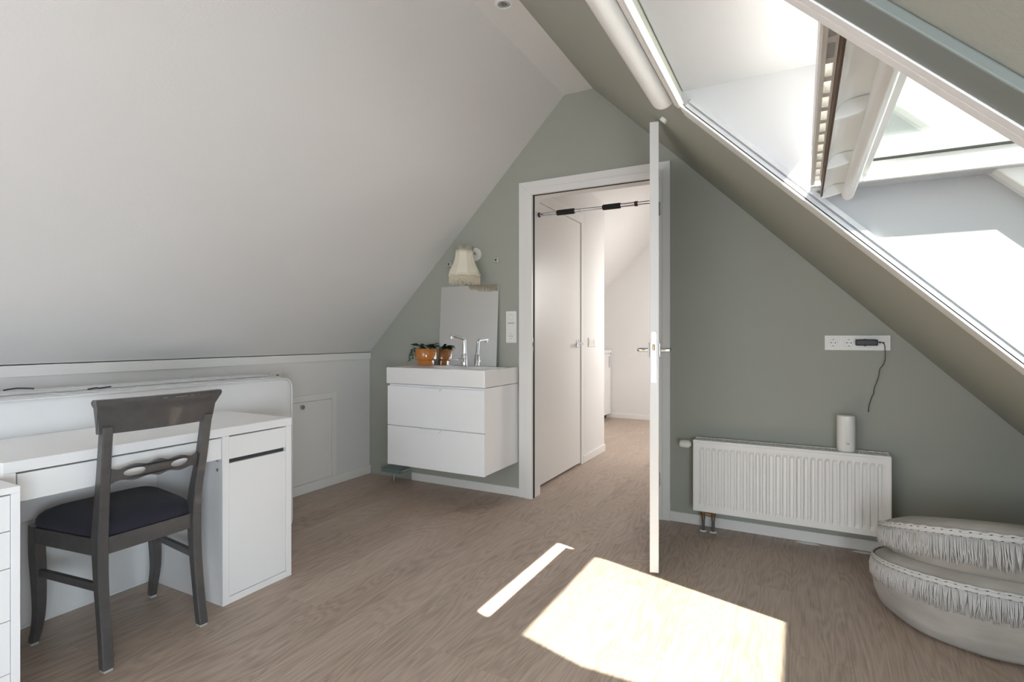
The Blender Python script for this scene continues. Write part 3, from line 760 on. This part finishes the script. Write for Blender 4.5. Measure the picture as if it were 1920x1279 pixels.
bm = bmesh.new(); box(bm, -rw, rw, yb_ - .014, yb_ - .002, .004, rh - .01); RO('rear_panel', bm, M['rad'])
for s in (-1, 1):
    RO('side_cover', B(s * rw - .004, s * rw + .004, yf_ + .002, yb_, .002, rh - .002), M['rad'], bevel=.0015)
RO('top_front_edge', B(-rw - .004, rw + .004, yf_ + .001, yf_ + .018, rh - .012, rh + .004), M['rad'], bevel=.004)
RO('top_rear_edge', B(-rw - .004, rw + .004, yb_ - .012, yb_, rh - .008, rh + .004), M['rad'], bevel=.002)
bm = bmesh.new(); n = 76
for k in range(n):
    x = -rw + .022 + (2 * rw - .03) * k / (n - 1)
    box(bm, x - .0022, x + .0022, yf_ + .016, yb_ - .010, rh - .004, rh + .002)
box(bm, -rw, rw, -.002, .006, rh - .005, rh + .0015)
RO('top_grille', bm, M['rad'], kind='stuff')
bm = bmesh.new()
for k in range(54):
    x = -rw + .02 + (2 * rw - .04) * k / 53
    box(bm, x, x + .001, yf_ + .020, yb_ - .016, .03, rh - .03)
RO('fins', bm, M['rad'], kind='stuff')
# thermostat head and valves
bm = bmesh.new()
def star(r, z, a): return r * (1 - .045 * (math.cos(12 * a) > 0))
lathe(bm, [(0, 0), (.019, .002), (.022, .012), (.023, .045), (.020, .056), (.014, .058), (.013, .066), (0, .066)], 0, 0, 0, 48, star)
xf(bm, lambda a, b, c: (-rw - .088 + c, .0 + a, .368 + b))
RO('thermostat_knob', bm, M['plastic'], smooth=True, auto=30)
bm = bmesh.new(); cyl(bm, (-rw - .024, 0, .368), (-rw - .003, 0, .368), .010, 16); RO('valve_neck', bm, M['brass'], smooth=True, auto=50)
bm = bmesh.new()
for x in (-.42, -.366):
    cyl(bm, (x, .0, -.003), (x, .0, -.055), .011, 16); cyl(bm, (x, 0, -.018), (x, 0, -.034), .015, 6)
box(bm, -.42, -.366, -.008, .008, -.030, -.016)
RO('valve_block', bm, M['brass'], bevel=.001)
for x in (-.42, -.366):
    bm = bmesh.new(); sweep(bm, [(x, 0, -.052), (x, 0, -.12), (x, 0, -.1245)], [.0085, .0085, .0085], 14); RO('pipe', bm, M['pipe'], smooth=True, auto=50)
    bm = bmesh.new(); lathe(bm, [(.0085, .006), (.016, .004), (.020, 0)], x, 0, -.1245, 20); RO('pipe_collar', bm, M['plastic'], smooth=True, auto=40)
RO('wall_bracket', B(-.30, -.27, yb_, YG - 3.265 - .0005, .05, rh - .05), M['rad'])
RO('wall_bracket', B(.27, .30, yb_, YG - 3.265 - .0005, .05, rh - .05), M['rad'])
# router on the radiator
ro = thing('wifi_router', 'white upright rounded router standing on the radiator top', 'router', (.206, 3.268, .5302))
bm = bmesh.new(); R = rr(-.0415, .0415, -.036, .036, .034, 10)
rings = []
for z, s in ((.0, .90), (.004, .95), (.008, 1), (.178, 1), (.184, .985), (.185, .95)):
    rings.append([bm.verts.new((x * s, y * s, z)) for x, y in R])
for a, b in zip(rings, rings[1:]):
    for k in range(len(a)): bm.faces.new((a[k], a[(k + 1) % len(a)], b[(k + 1) % len(a)], b[k]))
bm.faces.new(rings[0][::-1]); bm.faces.new(rings[-1])
obj('casing', bm, M['plastic'], ro, smooth=True, auto=50)
bm = bmesh.new(); sweep(bm, [(.004, -.0365, .050), (.000, -.0365, .046), (-.001, -.0365, .041), (.004, -.0365, .040)], .0008, 6)
sweep(bm, [(.006, -.0365, .037), (.008, -.0365, .046), (.011, -.0365, .047), (.012, -.0365, .043), (.008, -.0365, .041)], .0008, 6); obj('emblem', bm, M['dark_grey'], ro)
bm = bmesh.new(); prism(bm, [(x * .8, y * .8) for x, y in R], 0, .0012, XY); obj('foot', bm, M['blackplastic'], ro)

# loose cover strip lying on floor by the baseboard under radiator
bm = bmesh.new(); lathe(bm, [(0, .006), (.03, .005), (.045, 0)], 0, 0, 0, 24); xf(bm, lambda a, b, c: (a * 1.3 + .035, b * .35 + 3.332, c + .0005))
tag(obj('floor_plate', bm, M['plastic'], smooth=True), 'thin white oval plate on the floor under the middle of the radiator', 'plate')
bm = bmesh.new(); lathe(bm, [(0, .006), (.03, .005), (.045, 0)], 0, 0, 0, 24); xf(bm, lambda a, b, c: (a * 1.1 + .285, b * .3 + 3.325, c + .0005))
tag(obj('floor_plate', bm, M['plastic'], smooth=True), 'thin white plate on the floor beside the poufs, under the right radiator end', 'plate')

# ------------------------------------------------------------ desk
dk = thing('desk', 'white desk with one wide drawer and a side cabinet, in front of mattresses', 'desk', (-2.36, 1.25, 0))
def DO(name, bm, m=M['white_foil'], p=dk, **k):
    o = obj(name, bm, m, p, **k)
    if p is dk: o.matrix_parent_inverse = Matrix.Translation(-Vector(dk.location))
    return o
X0, X1 = -2.605, -2.110
DO('worktop', B(X0, X1, .709, 1.752, .705, .740), bevel=.0015)
DO('side_panel', B(X0, X1 - .001, .7095, .741, .0, .7045), bevel=.001)
DO('cabinet_side', B(X0, X1 - .001, 1.409, 1.438, .0, .7045), bevel=.001)
DO('cabinet_side', B(X0, X1 - .001, 1.724, 1.7515, .0, .7045), bevel=.001)
DO('cabinet_bottom', B(X0, X1 - .002, 1.438, 1.724, .0, .028), bevel=.001)
DO('cabinet_back', B(X0, X0 + .005, 1.438, 1.724, .028, .7045))
DO('back_rail', B(X0, X0 + .016, .741, 1.409, .42, .7045), bevel=.001)
DO('drawer', B(X0 + .05, X1 - .004, .745, 1.405, .613, .699), bevel=.001)
DO('drawer', B(X0 + .05, X1 - .004, 1.4405, 1.7215, .606, .699), bevel=.001)
DO('cabinet_recess', B(X1 - .028, X1 - .022, 1.4385, 1.7235, .57, .606), M['dark_grey'])
DO('door', B(X1 - .020, X1 - .004, 1.4405, 1.7215, .031, .588), bevel=.001)
bm = bmesh.new(); cyl(bm, (X1 - .030, 1.4089, .565), (X1 - .030, 1.404, .565), .006, 14); cyl(bm, (X1 - .030, 1.4089, .605), (X1 - .030, 1.404, .605), .006, 14)
DO('screw_cap', bm, M['steel'], smooth=True, auto=50)
# drawer unit
du = thing('drawer_unit', 'low white drawer unit at the left edge, standing beside the desk', 'drawer unit', (-2.18, .51, 0))
def UO(name, bm, m=M['white_foil'], **k):
    o = obj(name, bm, m, du, **k); o.matrix_parent_inverse = Matrix.Translation(-Vector(du.location)); return o
ux, uy0, uy1 = -1.930, .325, .687
UO('top', B(-2.43, ux, uy0, uy1, .684, .702), bevel=.001)
for y in (uy0, uy1 - .020): UO('side_panel', B(-2.43, ux, y, y + .020, 0, .6838), bevel=.001)
UO('back_panel', B(-2.43, -2.425, uy0 + .02, uy1 - .02, .03, .684))
zz = [.034, .186, .333, .478, .581, .681]
for a, b in zip(zz, zz[1:]): UO('drawer', B(-2.38, ux - .002, uy0 + .0215, uy1 - .0215, a + .0012, b - .0012), bevel=.001)

# ------------------------------------------------------------ mattresses
def mattress(x0, x1, y0, y1, h, label, wave, top_lean=0):
    t = thing('mattress', label, 'mattress', ((x0 + x1) / 2, (y0 + y1) / 2, 0))
    bm = bmesh.new(); hw = (x1 - x0) / 2; hl = (y1 - y0) / 2
    R = rr(-hl, hl, 0, h, .055, 6)
    sec = [(-1, -.0), (-1, .0)]
    ringpos = [(-hw, .018), (-hw + .004, .006), (-hw + .014, 0), (-hw * .4, -.003), (hw * .4, -.003), (hw - .014, 0), (hw - .004, .006), (hw, .018)]
    rings = []
    for xx, ins in ringpos:
        ring = []
        for (y, z) in R:
            d = 1 - ins / h * 2; yy = y * (1 - ins / hl); z2 = h / 2 + (z - h / 2) * (1 - ins / (h / 2))
            dip = wave * math.sin(y * 3.1 + 1) * (z2 / h) - .02 * max(0, -y) * (z2 / h) * (top_lean)
            ring.append(bm.verts.new((xx + top_lean * .02 * (z2 / h), yy, max(0, z2 + dip))))
        rings.append(ring)
    for a, b in zip(rings, rings[1:]):
        for k in range(len(a)): bm.faces.new((a[k], a[(k + 1) % len(a)], b[(k + 1) % len(a)], b[k]))
    bm.faces.new(rings[0][::-1]); bm.faces.new(rings[-1])
    bmesh.ops.triangulate(bm, faces=[f for f in bm.faces if len(f.verts) > 4])
    obj('cover', bm, M['mattress'], t, smooth=True, auto=50)
    for xx in (-hw + .004, hw - .004):
        bm = bmesh.new(); P = [(xx + top_lean * .02 * (z / h), y * 1.0, max(.004, z + (wave * math.sin(y * 3.1 + 1) - .02 * max(0, -y) * top_lean) * (z / h))) for y, z in R]
        sweep(bm, P + [P[0]], .0045, 6, cap=False); obj('piping', bm, M['mattress'], t, smooth=True)
    return t
m1 = mattress(-2.785, -2.625, .20, 2.185, .882, 'white mattress standing on edge directly behind the desk', .006)
m2 = mattress(-2.975, -2.818, .22, 2.22, .888, 'second white mattress on edge, between front mattress and knee wall', .004)
# quilting dimples on the top band of each
for t, hh in ((m1, .882), (m2, .888)):
    bm = bmesh.new()
    for k in range(17):
        y = -.92 + k * .115
        sweep(bm, smoothpts([(-.060, y - .012, hh + .0015), (-.02, y, hh + .0025), (.03, y - .004, hh + .0025), (.060, y + .012, hh + .0015)], 3), .0018, 5)
    obj('quilting', bm, M['mattress'], t, smooth=True, kind='stuff')
bm = bmesh.new(); sweep(bm, smoothpts([(.02, -.01, .895), (.0, .03, .897), (-.02, .05, .893), (-.03, .10, .895)], 5), .0035, 6); obj('carry_strap', bm, M['dark_grey'], m1, smooth=True)
bm = bmesh.new(); sweep(bm, smoothpts([(.02, -.25, .900), (.0, -.20, .903), (.02, -.15, .899)], 5), .0035, 6); obj('carry_strap', bm, M['dark_grey'], m2, smooth=True)

# ------------------------------------------------------------ chair (faces -x)
chr_ = thing('dining_chair', 'charcoal wooden chair with navy seat pad pulled up to the desk', 'chair', (-2.26, 1.118, 0))
def CO(name, bm, m=M['chair'], p=chr_, **k):
    o = obj(name, bm, m, p, **k)
    o.matrix_parent_inverse = Matrix.Translation(-Vector(chr_.location)) if p is chr_ else Matrix.Identity(4)
    return o
def post(pts, wx, wy, bev=.004):
    """square post along pts; wx, wy lists of half sizes"""
    bm = bmesh.new(); rings = []
    for p, a, b in zip(pts, wx, wy):
        c = bev
        sec = [(-a + c, -b), (a - c, -b), (a, -b + c), (a, b - c), (a - c, b), (-a + c, b), (-a, b - c), (-a, -b + c)]
        rings.append([bm.verts.new((p[0] + u, p[1] + v, p[2])) for u, v in sec])
    for a, b in zip(rings, rings[1:]):
        for k in range(8): bm.faces.new((a[k], a[(k + 1) % 8], b[(k + 1) % 8], b[k]))
    bm.faces.new(rings[0][::-1]); bm.faces.new(rings[-1]); return bm
def resample(P, n):
    P = smoothpts(P, 8); return P
for s, yc in ((-1, .958), (1, 1.281)):
    ctl = [(-2.050, yc - s * -.002, .010), (-2.066, yc, .12), (-2.088, yc, .28), (-2.096, yc, .42), (-2.088, yc, .52), (-2.060, yc + s * .006, .66), (-2.034, yc + s * .010, .82)]
    P = smoothpts(ctl, 6); n = len(P)
    wx = [.017 + .008 * math.exp(-((p.z - .45) / .16) ** 2) for p in P]; wy = [.0165 - .001 * (p.z > .5) for p in P]
    lg = CO('rear_leg', post(P, wx, wy), smooth=True, auto=30)
    obj('glide', B(P[0].x - .014 + 2.26, P[0].x + .014 + 2.26, P[0].y - .014 - 1.118, P[0].y + .014 - 1.118, 0, .0098), M['felt'], chr_, bevel=.002)
for s, yc in ((-1, .918), (1, 1.318)):
    ctl = [(-2.462, yc + s * .004, .010), (-2.444, yc, .07), (-2.430, yc, .15), (-2.436, yc, .26), (-2.446, yc, .35), (-2.446, yc, .437)]
    P = smoothpts(ctl, 6)
    wx = [.014 + .010 * min(1, p.z / .3) for p in P]; wy = [.013 + .006 * min(1, p.z / .3) for p in P]
    CO('front_leg', post(P, wx, wy), smooth=True, auto=30)
    obj('glide', B(P[0].x - .012 + 2.26, P[0].x + .012 + 2.26, P[0].y - .012 - 1.118, P[0].y + .012 - 1.118, 0, .0098), M['felt'], chr_, bevel=.002)
# aprons
def bar(a, b, t, z0, z1):
    bm = bmesh.new(); a = Vector(a); b = Vector(b); d = (b - a).normalized(); nrm = Vector((-d.y, d.x)) * t
    prism(bm, [tuple(a - nrm), tuple(b - nrm), tuple(b + nrm), tuple(a + nrm)], z0, z1, XY); return bm
CO('apron', bar((-2.098, .974), (-2.098, 1.265), .011, .376, .434), bevel=.002)
CO('apron', bar((-2.452, .936), (-2.452, 1.300), .011, .376, .434), bevel=.002)
CO('apron', bar((-2.112, .955), (-2.430, .912), .010, .376, .434), bevel=.002)
CO('apron', bar((-2.112, 1.284), (-2.430, 1.324), .010, .376, .434), bevel=.002)
CO('stretcher', bar((-2.098, .957), (-2.420, .918), .008, .255, .283), bevel=.003)
CO('stretcher', bar((-2.098, 1.282), (-2.420, 1.318), .008, .255, .283), bevel=.003)
# cushion: rounded trapezoid dome
bm = bmesh.new(); cx = -2.285; cy = 1.118
def capring(s, z):
    out = []
    for k in range(48):
        a = 2 * PI * k / 48; c_, s_ = math.cos(a), math.sin(a); e = .32
        u = math.copysign(abs(c_) ** e, c_); v = math.copysign(abs(s_) ** e, s_)
        X = cx + u * .198 * s; W_ = .222 - (.055) * (u * .5 + .5)
        out.append(bm.verts.new((X, cy + v * W_ * s, z)))
    return out
lv = [(.955, .435), (.995, .437), (1.0, .446), (.992, .458), (.965, .470), (.90, .483), (.78, .494), (.58, .503), (.35, .507), (.15, .508)]
rg = [capring(s, z) for s, z in lv]
for a, b in zip(rg, rg[1:]):
    for k in range(48): bm.faces.new((a[k], a[(k + 1) % 48], b[(k + 1) % 48], b[k]))
bm.faces.new(rg[0][::-1]); bm.faces.new(rg[-1])
CO('seat', bm, M['navy'], smooth=True, auto=60)
# crest rail
def backx(z): return -2.034 + (z - .82) * .16
n = 24; bm = bmesh.new(); rings = []
zs = [(.796, .192, .0), (.800, .193, .011), (.86, .199, .012), (.885, .208, .013), (.897, .213, .017), (.905, .2145, .017), (.913, .213, .012)]
for i in range(n + 1):
    t = i / n * 2 - 1; ring = []
    for z, hw, th_ in zs: ring.append((t * hw, z, -max(th_, .010)))
    for z, hw, th_ in zs[::-1]: ring.append((t * hw, z, max(th_, .010)))
    rings.append([bm.verts.new((backx(z) + .020 * (1 - t * t) * 1.0 - .006 + dx + (.007 if z > .88 else 0), 1.1195 + y, z)) for y, z, dx in ring])
m_ = len(rings[0])
for a, b in zip(rings, rings[1:]):
    for k in range(m_): bm.faces.new((a[k], a[(k + 1) % m_], b[(k + 1) % m_], b[k]))
bm.faces.new(rings[0][::-1]); bm.faces.new(rings[-1])
crest = CO('crest_rail', bm, smooth=True, auto=35)
bm = bmesh.new()
for y0, y1 in ((1.145, 1.19), (1.20, 1.215), (1.10, 1.118), (1.228, 1.235)):
    t0, t1 = (y0 - 1.1195) / .21, (y1 - 1.1195) / .21
    pts = [(backx(.9) + .020 * (1 - t * t) - .006 + .007 + .0165, 1.1195 + .21 * t, .9035) for t in (t0, (t0 + t1) / 2, t1)]
    sweep(bm, pts, .0016, 5)
CO('worn_edge', bm, M['chair_wear'])
# pierced splat
def half(t):
    g = lambda c, w_, h: h * math.exp(-((t - c) / w_) ** 2)
    return .0155 + g(.24, .13, .0125) + g(.5, .09, .0135) + g(.76, .13, .0125) + .011 * (max(0, abs(t - .5) - .40) / .1) ** 1.4
SLn = .295
N = 60
outl = [(-SLn / 2 + SLn * i / N, half(i / N) + .006 * math.sin(PI * i / N)) for i in range(N + 1)] + [(-SLn / 2 + SLn * i / N, -half(i / N) + .006 * math.sin(PI * i / N)) for i in range(N, -1, -1)]
holes = [[(-SLn / 2 + SLn * c + .037 * math.cos(2 * PI * k / 24), .005 + .0135 * math.sin(2 * PI * k / 24)) for k in range(24)] for c in (.24, .76)]
bm = plate([outl] + holes, .016, .0015)
xf(bm, lambda x, y, z: (-2.062 + .018 * (1 - (x / .1475) ** 2) + z + y * .15, 1.1195 + x, .646 + y))
CO('splat', bm)

# ------------------------------------------------------------ poufs
def pouf(cx, cy, cz, R, H, tiltx, tilty, label, seamz, k_):
    sag = lambda o: [setattr(v, 'co', (v.co.x, v.co.y, v.co.z * (1 - k_ * v.co.y / R))) for v in o.data.vertices]
    t = thing('floor_pouf', label, 'pouf', (cx, cy, cz), group=None)
    t.rotation_euler = (tiltx, tilty, 0)
    bm = bmesh.new()
    def wob(r, z, a): return r * (1 + .010 * math.sin(5 * a + z * 9) + .006 * math.sin(11 * a + 2 + z * 22))
    lathe(bm, [(0, .004), (R * .80, 0), (R * .90, .008), (R * .945, .020), (R * .985, .06), (R * 1.0, seamz * .6), (R * .995, seamz * .85), (R * .975, seamz)], 0, 0, 0, 96, wob)
    _ = obj('side', bm, M['pouf'], t, smooth=True)
    bm = bmesh.new()
    def wob2(r, z, a): return r * (1 + .004 * math.sin(9 * a))
    lathe(bm, [(R * .972, seamz - .004), (R * .965, seamz + .006), (R * .90, seamz + .022), (R * .75, seamz + .040), (R * .5, H - .004), (R * .25, H), (0, H)], 0, 0, 0, 96, wob2)
    obj('top', bm, M['pouf'], t, smooth=True)
    # braid: two cords and zigzag
    bm = bmesh.new(); n = 200
    for dz, rr_ in ((.006, .0045), (-.006, .0035)):
        pts = [(R * (.985 + .004) * math.cos(2 * PI * k / n), R * .989 * math.sin(2 * PI * k / n), seamz + dz + .0018 * math.sin(2 * PI * k * 45 / n)) for k in range(n + 1)]
        sweep(bm, pts, rr_, 6, cap=False)
    lathe(bm, [(R * .978, .010), (R * .992, .009), (R * .996, 0), (R * .992, -.013), (R * .978, -.012)], 0, 0, seamz, 96)
    obj('braid', bm, M['braid'], t, smooth=True)
    bm = bmesh.new()
    for k in range(84):
        a = 2 * PI * k / 84
        for dz in (.004, -.008):
            c = Vector((R * .9985 * math.cos(a), R * .9985 * math.sin(a), seamz + dz)); tg = Vector((-math.sin(a), math.cos(a), 0))
            sweep(bm, [c - tg * .004, c + tg * .004 + Vector((0, 0, .001))], .0012, 4)
    obj('stitching', bm, M['dark_grey'], t, kind='stuff')
    fringe('fringe', t, 760, lambda q: ((R * 1.0 * math.cos(2 * PI * q), R * 1.0 * math.sin(2 * PI * q), seamz - .008), (math.cos(2 * PI * q), math.sin(2 * PI * q), 0)), .066, M['braid'], .0019, .006)
    for o in list(bpy.data.objects):
        if o.parent == t: sag(o)
    return t
pouf(.645, 2.755, .001, .378, .225, 0, 0, 'round taupe fringed floor pouf, bottom of the stack, on the floor', .190, .30)
pouf(.670, 2.775, .218, .372, .140, math.radians(-8.5), math.radians(-1), 'round taupe fringed floor pouf lying on top of the other', .108, .45)

# ------------------------------------------------------------ landing cupboard
lcu = thing('low_cupboard', 'low white cupboard on the landing seen past the partition', 'cupboard', (-2.6, 6.4, 0))
def LO(name, bm, m=M['white_foil'], **k):
    o = obj(name, bm, m, lcu, **k); o.matrix_parent_inverse = Matrix.Translation(-Vector(lcu.location)); return o
LO('plinth', B(-2.95, -2.37, 5.62, 7.20, 0, .06), M['dark_grey'])
LO('carcass', B(-2.95, -2.335, 5.60, 7.22, .06, .895), bevel=.001)
LO('worktop', B(-2.95, -2.30, 5.60, 7.222, .897, .937), bevel=.002)
for y in (5.602, 6.142, 6.682):
    LO('door', B(-2.334, -2.316, y, y + .536, .064, .885), bevel=.001)
    LO('door_handle', B(-2.316, -2.300, y + .46, y + .468, .70, .85), M['steel'])
print('planks', npl)
